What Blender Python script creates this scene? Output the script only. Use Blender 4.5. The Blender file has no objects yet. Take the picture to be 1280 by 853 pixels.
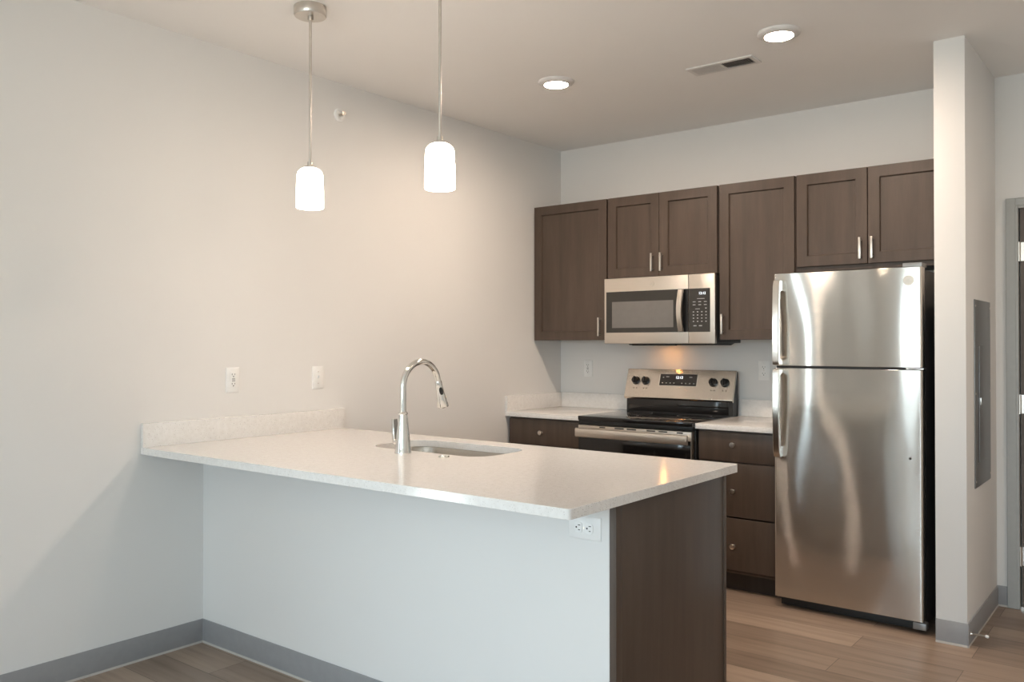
import bpy, bmesh, math, random
from mathutils import Vector, Matrix
random.seed(7)
PI = math.pi; R = math.radians
scn = bpy.context.scene
col = scn.collection

# ------------------------------------------------------------------ camera, world, exposure
H = 2.7515                      # ceiling height
XR, YR = 5.6, -8.6              # right wall, rear wall
cam_d = bpy.data.cameras.new('camera'); cam = bpy.data.objects.new('camera', cam_d); col.objects.link(cam)
cam_d.sensor_width = 36.0; cam_d.lens = 36.0 * 1065.69 / 1280; cam_d.shift_y = -5.3 / 1280
cam.location = (3.5212, -5.0542, 1.3565)
cam.rotation_euler = (R(90 + 0.5245), 0, R(38.1479))
cam_d.clip_start = 0.05
scn.camera = cam
scn.view_settings.view_transform = 'Standard'; scn.view_settings.look = 'None'
scn.view_settings.gamma = 1.0; scn.view_settings.use_curve_mapping = False
scn.view_settings.exposure = 0.74

PENDANT = 11.0      # radiance of the opal pendant shades
CAN = 285.0          # radiance of the ceiling discs
SKY = 9.5          # brightness of the sky seen through the windows

world = bpy.data.worlds.new('sky'); scn.world = world; world.use_nodes = True
wn = world.node_tree.nodes; wl = world.node_tree.links; wn.clear()
w_out = wn.new('ShaderNodeOutputWorld'); w_bg = wn.new('ShaderNodeBackground')
w_tc = wn.new('ShaderNodeTexCoord'); w_sep = wn.new('ShaderNodeSeparateXYZ'); w_r = wn.new('ShaderNodeValToRGB')
wl.new(w_tc.outputs['Generated'], w_sep.inputs[0]); wl.new(w_sep.outputs['Z'], w_r.inputs[0])
w_r.color_ramp.elements[0].position = 0.0; w_r.color_ramp.elements[0].color = (0.70, 0.76, 0.74, 1)
w_r.color_ramp.elements[1].position = 0.35; w_r.color_ramp.elements[1].color = (0.66, 0.84, 1.0, 1)
e = w_r.color_ramp.elements.new(0.03); e.color = (0.66, 0.82, 0.90, 1)
wl.new(w_r.outputs[0], w_bg.inputs[0]); w_bg.inputs[1].default_value = SKY
wl.new(w_bg.outputs[0], w_out.inputs[0])

def portal(name, loc, rot, sx, sy):
    d = bpy.data.lights.new(name, 'AREA'); d.shape = 'RECTANGLE'; d.size = sx; d.size_y = sy
    d.cycles.is_portal = True
    o = bpy.data.objects.new(name, d); o.location = loc; o.rotation_euler = rot; col.objects.link(o)
# window openings: (axis wall, a0, a1, z0, z1)
REAR_WIN = [(1.75, 3.0, 0.85, 2.25), (3.3, 4.9, 0.85, 2.25)]
LEFT_WIN = (-6.35, -5.45, 0.06, 2.25)
for i, (a, b, c, d) in enumerate(REAR_WIN):
    portal('window_portal', ((a + b) / 2, YR - 0.16, (c + d) / 2), (R(90), 0, 0), b - a, d - c)
a, b, c, d = LEFT_WIN
portal('window_portal', (-0.16, (a + b) / 2, (c + d) / 2), (R(90), 0, R(-90)), b - a, d - c)

# ------------------------------------------------------------------ materials
def srgb(*c):
    o = []
    for v in c:
        v = v / 255.0
        o.append(v / 12.92 if v <= 0.04045 else ((v + 0.055) / 1.055) ** 2.4)
    return (*o, 1.0)
def newmat(name):
    m = bpy.data.materials.new(name); m.use_nodes = True
    nt = m.node_tree; b = nt.nodes['Principled BSDF']
    return m, nt, b
def coords(nt, scale=(1, 1, 1), rot=(0, 0, 0)):
    tc = nt.nodes.new('ShaderNodeTexCoord'); mp = nt.nodes.new('ShaderNodeMapping')
    mp.inputs['Scale'].default_value = scale; mp.inputs['Rotation'].default_value = rot
    nt.links.new(tc.outputs['Object'], mp.inputs[0]); return mp.outputs[0]
def noise(nt, vec, scale, detail=3, rough=0.5):
    n = nt.nodes.new('ShaderNodeTexNoise'); n.inputs['Scale'].default_value = scale
    n.inputs['Detail'].default_value = detail; n.inputs['Roughness'].default_value = rough
    nt.links.new(vec, n.inputs['Vector']); return n.outputs['Fac']
def ramp(nt, fac, stops):
    r = nt.nodes.new('ShaderNodeValToRGB'); cr = r.color_ramp
    while len(cr.elements) < len(stops): cr.elements.new(0.5)
    for el, (p, c) in zip(cr.elements, stops): el.position = p; el.color = c
    nt.links.new(fac, r.inputs[0]); return r.outputs[0]
def mix(nt, fac, a, b, mode='MIX'):
    m = nt.nodes.new('ShaderNodeMix'); m.data_type = 'RGBA'; m.blend_type = mode
    if isinstance(fac, (int, float)): m.inputs[0].default_value = fac
    else: nt.links.new(fac, m.inputs[0])
    for s, v in ((6, a), (7, b)):
        if isinstance(v, tuple): m.inputs[s].default_value = v
        else: nt.links.new(v, m.inputs[s])
    return m.outputs[2]
def bump(nt, b, h, strength, dist):
    n = nt.nodes.new('ShaderNodeBump'); n.inputs['Strength'].default_value = strength; n.inputs['Distance'].default_value = dist
    nt.links.new(h, n.inputs['Height']); nt.links.new(n.outputs[0], b.inputs['Normal'])

def plain(name, c, rough=0.5, metal=0.0, spec=0.5, var=0.03, nscale=30, **kw):
    m, nt, b = newmat(name)
    v = coords(nt); f = noise(nt, v, nscale)
    lo = tuple(x * (1 - var) for x in c[:3]) + (1,); hi = tuple(min(1, x * (1 + var)) for x in c[:3]) + (1,)
    nt.links.new(ramp(nt, f, [(0.3, lo), (0.7, hi)]), b.inputs['Base Color'])
    b.inputs['Roughness'].default_value = rough; b.inputs['Metallic'].default_value = metal
    b.inputs['Specular IOR Level'].default_value = spec
    return m
def paint(name, c):
    m, nt, b = newmat(name); v = coords(nt)
    f = noise(nt, v, 2.0, 2); lo = tuple(x * 0.985 for x in c[:3]) + (1,)
    nt.links.new(ramp(nt, f, [(0.3, lo), (0.7, c)]), b.inputs['Base Color'])
    b.inputs['Roughness'].default_value = 0.62; b.inputs['Specular IOR Level'].default_value = 0.25
    bump(nt, b, noise(nt, v, 260, 2), 0.06, 0.001)
    return m
M = {}
M['wall'] = paint('wall_paint', (0.78, 0.768, 0.748, 1))
M['ceiling'] = paint('ceiling_paint', (0.90, 0.885, 0.865, 1))
M['plastic'] = plain('white_plastic', (0.86, 0.855, 0.84, 1), 0.35)
M['slot'] = plain('dark_slot', (0.03, 0.028, 0.026, 1), 0.6)
M['rubber'] = plain('grey_cove_base', (0.31, 0.31, 0.315, 1), 0.45)
M['caulk'] = plain('pale_caulk', (0.55, 0.52, 0.48, 1), 0.6)
M['black'] = plain('black_enamel', (0.012, 0.012, 0.012, 1), 0.3)
M['blackmatte'] = plain('black_matte', (0.016, 0.015, 0.014, 1), 0.55)
M['body'] = plain('charcoal_cabinet_metal', (0.03, 0.028, 0.027, 1), 0.4)
M['glass_black'] = plain('black_glass', (0.010, 0.009, 0.009, 1), 0.06, spec=0.6)
M['window_black'] = plain('smoked_glass', (0.035, 0.032, 0.028, 1), 0.10)
M['window_grey'] = plain('oven_screen_glass', (0.16, 0.15, 0.14, 1), 0.16, spec=0.8)
M['nickel'] = plain('satin_nickel', (0.66, 0.62, 0.57, 1), 0.28, 1.0)
M['chrome'] = plain('polished_chrome', (0.78, 0.77, 0.74, 1), 0.10, 1.0)
M['doorframe'] = plain('grey_painted_steel', (0.40, 0.405, 0.39, 1), 0.4)
M['panelgrey'] = plain('grey_panel_enamel', (0.26, 0.265, 0.265, 1), 0.35, metal=0.5)
M['white_metal'] = plain('white_register_enamel', (0.72, 0.70, 0.68, 1), 0.4)
M['mark'] = plain('grey_printing', (0.42, 0.42, 0.42, 1), 0.5)
M['darkmark'] = plain('dark_printing', (0.10, 0.09, 0.085, 1), 0.5)
M['screen'] = plain('lamp_glass_dark', (0.02, 0.02, 0.02, 1), 0.2)

def emis(name, c, s):
    m, nt, b = newmat(name)
    b.inputs['Base Color'].default_value = (0.9, 0.9, 0.9, 1)
    b.inputs['Emission Color'].default_value = (*c, 1); b.inputs['Emission Strength'].default_value = s
    return m
M['opal'] = emis('lit_opal_glass', (1.0, 0.83, 0.68), PENDANT)
M['disc'] = emis('lit_diffuser', (1.0, 0.80, 0.64), CAN)
M['digits'] = emis('display_digits', (0.8, 0.9, 1.0), 1.2)
M['hoodlamp'] = emis('warm_hood_bulb', (1.0, 0.42, 0.10), 70.0)

def steel(name, c, rough, brush=0.0, wavy=0.0):
    # brushed metal: microscopic grooves run across the sheet, so each tilts the normal up or down by a random amount
    m, nt, b = newmat(name); L = nt.links
    b.inputs['Metallic'].default_value = 1.0
    v = coords(nt, (1.0, 1.0, 260.0)); f = noise(nt, v, 6.0, 4, 0.6)
    lo = tuple(x * 0.93 for x in c[:3]) + (1,)
    L.new(ramp(nt, f, [(0.3, lo), (0.7, c)]), b.inputs['Base Color'])
    b.inputs['Roughness'].default_value = rough
    if brush:
        tc = nt.nodes.new('ShaderNodeTexCoord'); wnz = nt.nodes.new('ShaderNodeTexWhiteNoise'); wnz.noise_dimensions = '3D'
        sc = nt.nodes.new('ShaderNodeVectorMath'); sc.operation = 'SCALE'; sc.inputs['Scale'].default_value = 9173.0
        L.new(tc.outputs['Object'], sc.inputs[0]); L.new(sc.outputs[0], wnz.inputs['Vector'])
        a1 = nt.nodes.new('ShaderNodeMath'); a1.operation = 'MULTIPLY_ADD'; a1.inputs[1].default_value = 2.0; a1.inputs[2].default_value = -1.0
        L.new(wnz.outputs['Value'], a1.inputs[0])
        a2 = nt.nodes.new('ShaderNodeMath'); a2.operation = 'MULTIPLY'; L.new(a1.outputs[0], a2.inputs[0]); L.new(a1.outputs[0], a2.inputs[1])
        a3 = nt.nodes.new('ShaderNodeMath'); a3.operation = 'MULTIPLY'; L.new(a2.outputs[0], a3.inputs[0]); L.new(a1.outputs[0], a3.inputs[1])
        a4 = nt.nodes.new('ShaderNodeMath'); a4.operation = 'MULTIPLY'; L.new(a3.outputs[0], a4.inputs[0]); a4.inputs[1].default_value = brush
        cx = nt.nodes.new('ShaderNodeCombineXYZ'); L.new(a4.outputs[0], cx.inputs[2])
        ad = nt.nodes.new('ShaderNodeVectorMath'); ad.operation = 'ADD'; L.new(cx.outputs[0], ad.inputs[1])
        if wavy:
            g = noise(nt, coords(nt, (1.6, 1.0, 0.75)), 2.1, 0.0)
            bp = nt.nodes.new('ShaderNodeBump'); bp.inputs['Strength'].default_value = 1.0; bp.inputs['Distance'].default_value = wavy
            L.new(g, bp.inputs['Height']); L.new(bp.outputs[0], ad.inputs[0])
        else:
            ge = nt.nodes.new('ShaderNodeNewGeometry'); L.new(ge.outputs['Normal'], ad.inputs[0])
        nm = nt.nodes.new('ShaderNodeVectorMath'); nm.operation = 'NORMALIZE'; L.new(ad.outputs[0], nm.inputs[0])
        L.new(nm.outputs[0], b.inputs['Normal'])
    return m
M['steel_door'] = steel('brushed_steel_door', (0.70, 0.675, 0.635, 1), 0.10, 0.50, 0.018)
M['steel'] = steel('brushed_steel', (0.78, 0.715, 0.64, 1), 0.30, 0.28)
M['steel_panel'] = steel('brushed_steel_panel', (0.78, 0.715, 0.64, 1), 0.19, 0.55)
M['steel_sink'] = steel('sink_steel', (0.52, 0.48, 0.43, 1), 0.25)
M['steel_bright'] = steel('bright_steel', (0.74, 0.72, 0.68, 1), 0.2)

def wood(name, dark, light, rough, sc=(9, 9, 0.9)):
    m, nt, b = newmat(name); v = coords(nt, sc)
    f = noise(nt, v, 2.2, 6, 0.6); g = noise(nt, coords(nt, (2.0, 2.0, 0.8)), 1.6, 2)
    c1 = ramp(nt, f, [(0.3, dark), (0.7, light)])
    c2 = mix(nt, g, (0.86, 0.85, 0.84, 1), (1.12, 1.12, 1.12, 1))
    nt.links.new(mix(nt, 1.0, c1, c2, 'MULTIPLY'), b.inputs['Base Color'])
    b.inputs['Roughness'].default_value = rough; b.inputs['Specular IOR Level'].default_value = 0.45
    bump(nt, b, f, 0.05, 0.001)
    return m
M['wood'] = wood('espresso_stained_maple', (0.066, 0.045, 0.033, 1), (0.096, 0.067, 0.050, 1), 0.42)
M['door_wood'] = wood('grey_brown_door_veneer', (0.10, 0.078, 0.065, 1), (0.15, 0.12, 0.10, 1), 0.5)
M['carcass'] = wood('dark_cabinet_box', (0.030, 0.020, 0.015, 1), (0.042, 0.029, 0.022, 1), 0.6)

def quartz():
    m, nt, b = newmat('speckled_white_quartz'); v = coords(nt)
    base = ramp(nt, noise(nt, v, 60, 4), [(0.3, (0.77, 0.745, 0.715, 1)), (0.7, (0.83, 0.81, 0.785, 1))])
    vo = nt.nodes.new('ShaderNodeTexVoronoi'); vo.inputs['Scale'].default_value = 210; nt.links.new(v, vo.inputs['Vector'])
    vo.inputs['Randomness'].default_value = 1.0
    spot = ramp(nt, vo.outputs['Distance'], [(0.16, (1, 1, 1, 1)), (0.26, (0, 0, 0, 1))])
    sep = nt.nodes.new('ShaderNodeSeparateColor'); nt.links.new(vo.outputs['Color'], sep.inputs[0])
    pick = ramp(nt, sep.outputs[0], [(0.62, (0, 0, 0, 1)), (0.66, (1, 1, 1, 1))])
    tone = ramp(nt, sep.outputs[1], [(0.3, (0.24, 0.21, 0.18, 1)), (0.75, (0.60, 0.57, 0.54, 1)), (0.9, (0.9, 0.9, 0.9, 1))])
    mk = mix(nt, 1.0, spot, pick, 'MULTIPLY')
    nt.links.new(mix(nt, mk, base, tone), b.inputs['Base Color'])
    b.inputs['Roughness'].default_value = 0.12; b.inputs['Specular IOR Level'].default_value = 0.5
    return m
M['quartz'] = quartz()

def floor_mat():
    m, nt, b = newmat('wood_look_vinyl_planks'); v = coords(nt)
    br = nt.nodes.new('ShaderNodeTexBrick'); nt.links.new(v, br.inputs['Vector'])
    br.inputs['Scale'].default_value = 1.0; br.inputs['Brick Width'].default_value = 1.22; br.inputs['Row Height'].default_value = 0.178
    br.inputs['Mortar Size'].default_value = 0.0012; br.inputs['Mortar Smooth'].default_value = 0.1; br.offset = 0.37
    br.inputs['Color1'].default_value = (0, 0, 0, 1); br.inputs['Color2'].default_value = (1, 1, 1, 1); br.inputs['Mortar'].default_value = (0.5, 0.5, 0.5, 1)
    tone = ramp(nt, br.outputs['Color'], [(0.0, (0.225, 0.165, 0.125, 1)), (0.5, (0.29, 0.215, 0.163, 1)), (1.0, (0.36, 0.272, 0.208, 1))])
    # offset the grain from plank to plank
    ad = nt.nodes.new('ShaderNodeVectorMath'); ad.operation = 'MULTIPLY_ADD'
    nt.links.new(br.outputs['Color'], ad.inputs[0]); ad.inputs[1].default_value = (7, 3, 0); nt.links.new(coords(nt, (1.1, 16, 1)), ad.inputs[2])
    g1 = noise(nt, ad.outputs[0], 1.5, 6, 0.6)
    grain = ramp(nt, g1, [(0.28, (0.70, 0.68, 0.66, 1)), (0.5, (1, 1, 1, 1)), (0.75, (1.18, 1.18, 1.18, 1))])
    c = mix(nt, 1.0, tone, grain, 'MULTIPLY')
    c = mix(nt, br.outputs['Fac'], c, (0.07, 0.05, 0.04, 1))
    nt.links.new(c, b.inputs['Base Color'])
    b.inputs['Roughness'].default_value = 0.36; b.inputs['Specular IOR Level'].default_value = 0.45
    bump(nt, b, g1, 0.08, 0.001)
    return m
M['floor'] = floor_mat()

def pane_mat():
    m = bpy.data.materials.new('window_glass'); m.use_nodes = True; nt = m.node_tree; nt.nodes.clear()
    o = nt.nodes.new('ShaderNodeOutputMaterial'); t = nt.nodes.new('ShaderNodeBsdfTransparent'); g = nt.nodes.new('ShaderNodeBsdfGlossy')
    g.inputs['Roughness'].default_value = 0.02; lw = nt.nodes.new('ShaderNodeLayerWeight'); fr = nt.nodes.new('ShaderNodeMath'); fr.operation = 'POWER'; fr.inputs[1].default_value = 5.0; nt.links.new(lw.outputs['Facing'], fr.inputs[0])
    mx = nt.nodes.new('ShaderNodeMixShader'); nt.links.new(fr.outputs[0], mx.inputs[0]); nt.links.new(t.outputs[0], mx.inputs[1]); nt.links.new(g.outputs[0], mx.inputs[2])
    nt.links.new(mx.outputs[0], o.inputs[0]); return m
M['pane'] = pane_mat()

# ------------------------------------------------------------------ mesh helpers
ORG = {}
class MB:
    def __init__(s): s.bm = bmesh.new()
    def box(s, x0, x1, y0, y1, z0, z1, bev=0.0):
        r = bmesh.ops.create_cube(s.bm, size=1.0); vs = r['verts']
        for v in vs: v.co = Vector(((x0 + x1) / 2 + v.co.x * (x1 - x0), (y0 + y1) / 2 + v.co.y * (y1 - y0), (z0 + z1) / 2 + v.co.z * (z1 - z0)))
        if bev:
            es = list({e for v in vs for e in v.link_edges})
            bmesh.ops.bevel(s.bm, geom=es, offset=bev, segments=2, profile=0.6, affect='EDGES')
        return s
    def tube(s, pts, rad, n=16, cap=True):
        pts = [Vector(p) for p in pts]
        if isinstance(rad, (int, float)): rad = [rad] * len(pts)
        rings = []; up = None
        for i, p in enumerate(pts):
            d = (pts[min(i + 1, len(pts) - 1)] - pts[max(i - 1, 0)]).normalized()
            if up is None:
                up = Vector((1, 0, 0)) if abs(d.x) < 0.8 else Vector((0, 0, 1))
            a = (up - d * up.dot(d)).normalized(); b = d.cross(a); up = a
            rings.append([s.bm.verts.new(p + (a * math.cos(t) + b * math.sin(t)) * rad[i]) for t in [2 * PI * k / n for k in range(n)]])
        for r0, r1 in zip(rings, rings[1:]):
            for k in range(n): s.bm.faces.new((r0[k], r0[(k + 1) % n], r1[(k + 1) % n], r1[k]))
        if cap: s.bm.faces.new(list(reversed(rings[0]))); s.bm.faces.new(rings[-1])
        return s
    def lathe(s, c, prof, n=32, axis=(0, 0, 1)):
        # prof: list of (radius, height) along axis
        ax = Vector(axis).normalized(); a = Vector((1, 0, 0)) if abs(ax.x) < 0.8 else Vector((0, 1, 0))
        a = (a - ax * a.dot(ax)).normalized(); b = ax.cross(a); c = Vector(c); rings = []
        for r, h in prof:
            if r < 1e-6: rings.append([s.bm.verts.new(c + ax * h)])
            else: rings.append([s.bm.verts.new(c + ax * h + (a * math.cos(t) + b * math.sin(t)) * r) for t in [2 * PI * k / n for k in range(n)]])
        for r0, r1 in zip(rings, rings[1:]):
            for k in range(n):
                k2 = (k + 1) % n
                if len(r0) == 1 and len(r1) == 1: continue
                if len(r0) == 1: s.bm.faces.new((r0[0], r1[k2], r1[k]))
                elif len(r1) == 1: s.bm.faces.new((r0[k], r0[k2], r1[0]))
                else: s.bm.faces.new((r0[k], r0[k2], r1[k2], r1[k]))
        return s
    def prism(s, poly, axis, a0, a1):
        # poly in the two other axes, extruded along axis
        def P(u, v, w):
            return Vector((w, u, v)) if axis == 'x' else Vector((u, w, v)) if axis == 'y' else Vector((u, v, w))
        lo = [s.bm.verts.new(P(u, v, a0)) for u, v in poly]; hi = [s.bm.verts.new(P(u, v, a1)) for u, v in poly]
        n = len(poly); s.bm.faces.new(lo); s.bm.faces.new(list(reversed(hi)))
        for k in range(n): s.bm.faces.new((lo[k], lo[(k + 1) % n], hi[(k + 1) % n], hi[k]))
        return s
    def slab_hole(s, outer, inner, z0, z1):
        es = []
        for loop in (outer, inner):
            vs = [s.bm.verts.new((x, y, z1)) for x, y in loop]
            es += [s.bm.edges.new((vs[i], vs[(i + 1) % len(vs)])) for i in range(len(vs))]
        r = bmesh.ops.triangle_fill(s.bm, use_beauty=True, use_dissolve=False, edges=es)
        fs = [g for g in r['geom'] if isinstance(g, bmesh.types.BMFace)]
        e = bmesh.ops.extrude_face_region(s.bm, geom=fs)
        for v in [g for g in e['geom'] if isinstance(g, bmesh.types.BMVert)]: v.co.z = z0
        return s
    def build(s, name, mat, parent=None, bevel=0.0, seg=2):
        o0 = ORG.get(parent.name, Vector((0, 0, 0))) if parent else Vector((0, 0, 0))
        bmesh.ops.remove_doubles(s.bm, verts=s.bm.verts, dist=1e-6)
        bmesh.ops.recalc_face_normals(s.bm, faces=s.bm.faces)
        org = o0
        if not parent and s.bm.verts:
            xs = [v.co for v in s.bm.verts]
            org = Vector(((min(v.x for v in xs) + max(v.x for v in xs)) / 2, (min(v.y for v in xs) + max(v.y for v in xs)) / 2, min(v.z for v in xs)))
        for v in s.bm.verts: v.co -= org
        for f in s.bm.faces: f.smooth = True
        for ed in s.bm.edges:
            if len(ed.link_faces) == 2 and ed.calc_face_angle(0) > R(38): ed.smooth = False
        me = bpy.data.meshes.new(name); s.bm.to_mesh(me); s.bm.free()
        me.materials.append(M[mat] if isinstance(mat, str) else mat)
        o = bpy.data.objects.new(name, me); col.objects.link(o)
        if parent: o.parent = parent
        else: o.location = org
        if bevel:
            md = o.modifiers.new('edge_bevel', 'BEVEL'); md.width = bevel; md.segments = seg; md.limit_method = 'ANGLE'; md.angle_limit = R(50); md.harden_normals = False
        ORG[o.name] = org
        return o
def tag(o, label=None, cat=None, group=None, kind=None):
    for k, v in (('label', label), ('category', cat), ('group', group), ('kind', kind)):
        if v: o[k] = v
    return o
def thing(name, loc, label=None, cat=None, group=None, kind=None):
    o = bpy.data.objects.new(name, None); o.empty_display_size = 0.1; o.location = loc; col.objects.link(o)
    ORG[o.name] = Vector(loc)
    return tag(o, label, cat, group, kind)
def kids(o): return [c for c in bpy.data.objects if c.parent == o]
def copy_tree(o, parent=None):
    c = o.copy(); col.objects.link(c); ORG[c.name] = ORG.get(o.name, Vector())
    if parent: c.parent = parent
    for ch in kids(o): copy_tree(ch, c)
    return c
def bx(name, mat, parent, *a, bev=0.0, bevel=0.0):
    return MB().box(*a, bev=bev).build(name, mat, parent, bevel)
def rrect(x0, x1, y0, y1, r, n=8):
    p = []
    for cx, cy, a0 in ((x1 - r, y1 - r, 0), (x0 + r, y1 - r, 90), (x0 + r, y0 + r, 180), (x1 - r, y0 + r, 270)):
        for k in range(n + 1):
            t = R(a0 + 90 * k / n); p.append((cx + r * math.cos(t), cy + r * math.sin(t)))
    return p
def text_mesh(name, body, size, mat, parent, loc, extrude=0.0003):
    # lettering that faces -y, built upright at loc
    cu = bpy.data.curves.new(name, 'FONT'); cu.body = body; cu.size = size; cu.extrude = extrude; cu.align_x = 'CENTER'; cu.align_y = 'CENTER'
    t = bpy.data.objects.new(name + '_tmp', cu); col.objects.link(t)
    dg = bpy.context.evaluated_depsgraph_get(); me = bpy.data.meshes.new_from_object(t.evaluated_get(dg))
    bpy.data.objects.remove(t); bpy.data.curves.remove(cu)
    me.transform(Matrix.Rotation(R(90), 4, 'X')); me.transform(Matrix.Translation(Vector(loc) - ORG[parent.name]))
    me.materials.clear(); me.materials.append(M[mat])
    o = bpy.data.objects.new(name, me); col.objects.link(o); o.parent = parent; ORG[o.name] = ORG[parent.name]
    return o

# ------------------------------------------------------------------ room shell
def struct(o): o['kind'] = 'structure'; return o
struct(bx('floor', 'floor', None, -0.15, XR + 0.15, YR - 0.15, 0.15, -0.1, 0))
struct(bx('ceiling', 'ceiling', None, -0.15, XR + 0.15, YR - 0.15, 0.15, H, H + 0.12))
a, b, c, d = LEFT_WIN
mb = MB(); mb.box(-0.15, 0, YR - 0.15, a, 0, H); mb.box(-0.15, 0, b, 0.15, 0, H); mb.box(-0.15, 0, a, b, 0, c); mb.box(-0.15, 0, a, b, d, H)
struct(mb.build('wall_left', 'wall'))
DX0, DX1, DZ = 2.848, 3.765, 2.075
mb = MB(); mb.box(0, DX0, 0, 0.15, 0, H); mb.box(DX1, XR + 0.15, 0, 0.15, 0, H); mb.box(DX0, DX1, 0, 0.15, DZ, H)
struct(mb.build('wall_back', 'wall'))
struct(bx('wall_right', 'wall', None, XR, XR + 0.15, YR, 0, 0, H))
mb = MB(); xs = [0] + [v for w in REAR_WIN for v in w[:2]] + [XR]
for i in range(0, len(xs), 2): mb.box(xs[i], xs[i + 1], YR - 0.15, YR, 0, H)
for (x0, x1, z0, z1) in REAR_WIN: mb.box(x0, x1, YR - 0.15, YR, 0, z0); mb.box(x0, x1, YR - 0.15, YR, z1, H)
struct(mb.build('wall_rear', 'wall'))
CX0, CX1, CY = 2.6306, 2.7599, -0.7848
struct(bx('wall_partition', 'wall', None, CX0, CX1, CY, 0, 0, H, bev=0.0015))
PW0, PW1, PX = -2.8554, -2.74, 2.166
struct(bx('wall_peninsula', 'wall', None, 0, PX, PW0, PW1, 0, 0.8835))

def cove(name, x0, x1, y0, y1):
    # cove base laid along a box footprint
    o = struct(bx(name, 'rubber', None, x0, x1, y0, y1, 0.0, 0.1065, bev=0.0015))
    g = 0.0015
    w = MB().box(x0 - (g if x1 - x0 < 0.02 else 0), x1 + (g if x1 - x0 < 0.02 else 0), y0 - (g if y1 - y0 < 0.02 else 0), y1 + (g if y1 - y0 < 0.02 else 0), 0.0, 0.009)
    w.build('caulk_line', 'caulk', o)
    return o
T = 0.006
cove('baseboard_left', 0, T, -5.45, PW0)
cove('baseboard_peninsula', T, PX, PW0 - T, PW0)
cove('baseboard_partition', CX0, CX1, CY - T, CY)
cove('baseboard_partition_side', CX1, CX1 + T, CY - T, -T)
cove('baseboard_back', CX1, 2.81, -T, 0)
cove('baseboard_right', XR - T, XR, YR, 0)
cove('baseboard_rear', 0, XR, YR, YR + T)

def window(name, n, x0, x1, z0, z1):
    w = thing('window_%d' % n, (0, 0, 0), kind='structure')
    return w
# rear windows and the glazed balcony door in the left wall
for i, (x0, x1, z0, z1) in enumerate(REAR_WIN):
    w = thing('window_%d' % (i + 1), ((x0 + x1) / 2, YR - 0.08, z0), kind='structure')
    mb = MB(); f = 0.05
    for bb in ((x0, x0 + f, z0, z1), (x1 - f, x1, z0, z1), (x0 + f, x1 - f, z0, z0 + f), (x0 + f, x1 - f, z1 - f, z1), ((x0 + x1) / 2 - 0.03, (x0 + x1) / 2 + 0.03, z0 + f, z1 - f)):
        mb.box(bb[0], bb[1], YR - 0.11, YR - 0.05, bb[2], bb[3])
    mb.build('window_frame', 'white_metal', w)
    bx('window_pane', 'pane', w, x0 + f, x1 - f, YR - 0.082, YR - 0.078, z0 + f, z1 - f)
a, b, c, d = LEFT_WIN
w = thing('window_3', (-0.08, (a + b) / 2, c), kind='structure')
mb = MB(); f = 0.06
for bb in ((a, a + f, c, d), (b - f, b, c, d), (a + f, b - f, c, c + f), (a + f, b - f, d - f, d)): mb.box(-0.11, -0.05, bb[0], bb[1], bb[2], bb[3])
mb.build('window_frame', 'white_metal', w)
bx('window_pane', 'pane', w, -0.082, -0.078, a + f, b - f, c + f, d - f)

# door at the right end of the back wall
dr = thing('door_1', (3.3, 0.05, 0), kind='structure')
bx('door_slab', 'door_wood', dr, DX0 + 0.022, DX1 - 0.022, 0.012, 0.057, 0.012, DZ - 0.02)
mb = MB()
mb.box(2.808, DX0 + 0.004, -0.014, 0.0, 0, DZ + 0.035); mb.box(DX1 - 0.004, DX1 + 0.04, -0.014, 0.0, 0, DZ + 0.035); mb.box(DX0 + 0.004, DX1 - 0.004, -0.014, 0.0, DZ - 0.004, DZ + 0.035)
mb.box(DX0 - 0.0005, DX0 + 0.016, -0.012, 0.15, 0, DZ - 0.004); mb.box(DX1 - 0.016, DX1 + 0.0005, -0.012, 0.15, 0, DZ - 0.004); mb.box(DX0 + 0.016, DX1 - 0.016, -0.012, 0.15, DZ - 0.018, DZ - 0.002)
mb.box(DX0 + 0.016, DX0 + 0.034, 0.060, 0.078, 0, DZ - 0.018); mb.box(DX1 - 0.034, DX1 - 0.016, 0.060, 0.078, 0, DZ - 0.018); mb.box(DX0 + 0.034, DX1 - 0.034, 0.060, 0.078, DZ - 0.036, DZ - 0.018)  # stop strips added behind the slab to block outside light at its gaps
mb.build('door_frame', 'doorframe', dr, 0.002)
bx('threshold', 'steel_bright', dr, DX0 + 0.01, DX1 - 0.01, 0.0, 0.12, 0.0, 0.012)
for z in (1.835, 1.05, 0.27):
    mb = MB().tube([(DX0 + 0.018, 0.002, z - 0.05), (DX0 + 0.018, 0.002, z + 0.05)], 0.0075); mb.box(DX0 + 0.016, DX0 + 0.04, 0.008, 0.012, z - 0.048, z + 0.048)
    mb.build('hinge', 'nickel', dr)
hd = MB().lathe((DX1 - 0.085, 0.012, 0.96), [(0.0, -0.006), (0.028, -0.006), (0.028, 0.0), (0, 0)], axis=(0, 1, 0))
hd.tube([(DX1 - 0.085, 0.01, 0.96), (DX1 - 0.085, -0.04, 0.96), (DX1 - 0.1, -0.046, 0.96), (DX1 - 0.2, -0.046, 0.96)], 0.009)
hd.build('door_handle', 'nickel', dr)

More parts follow.
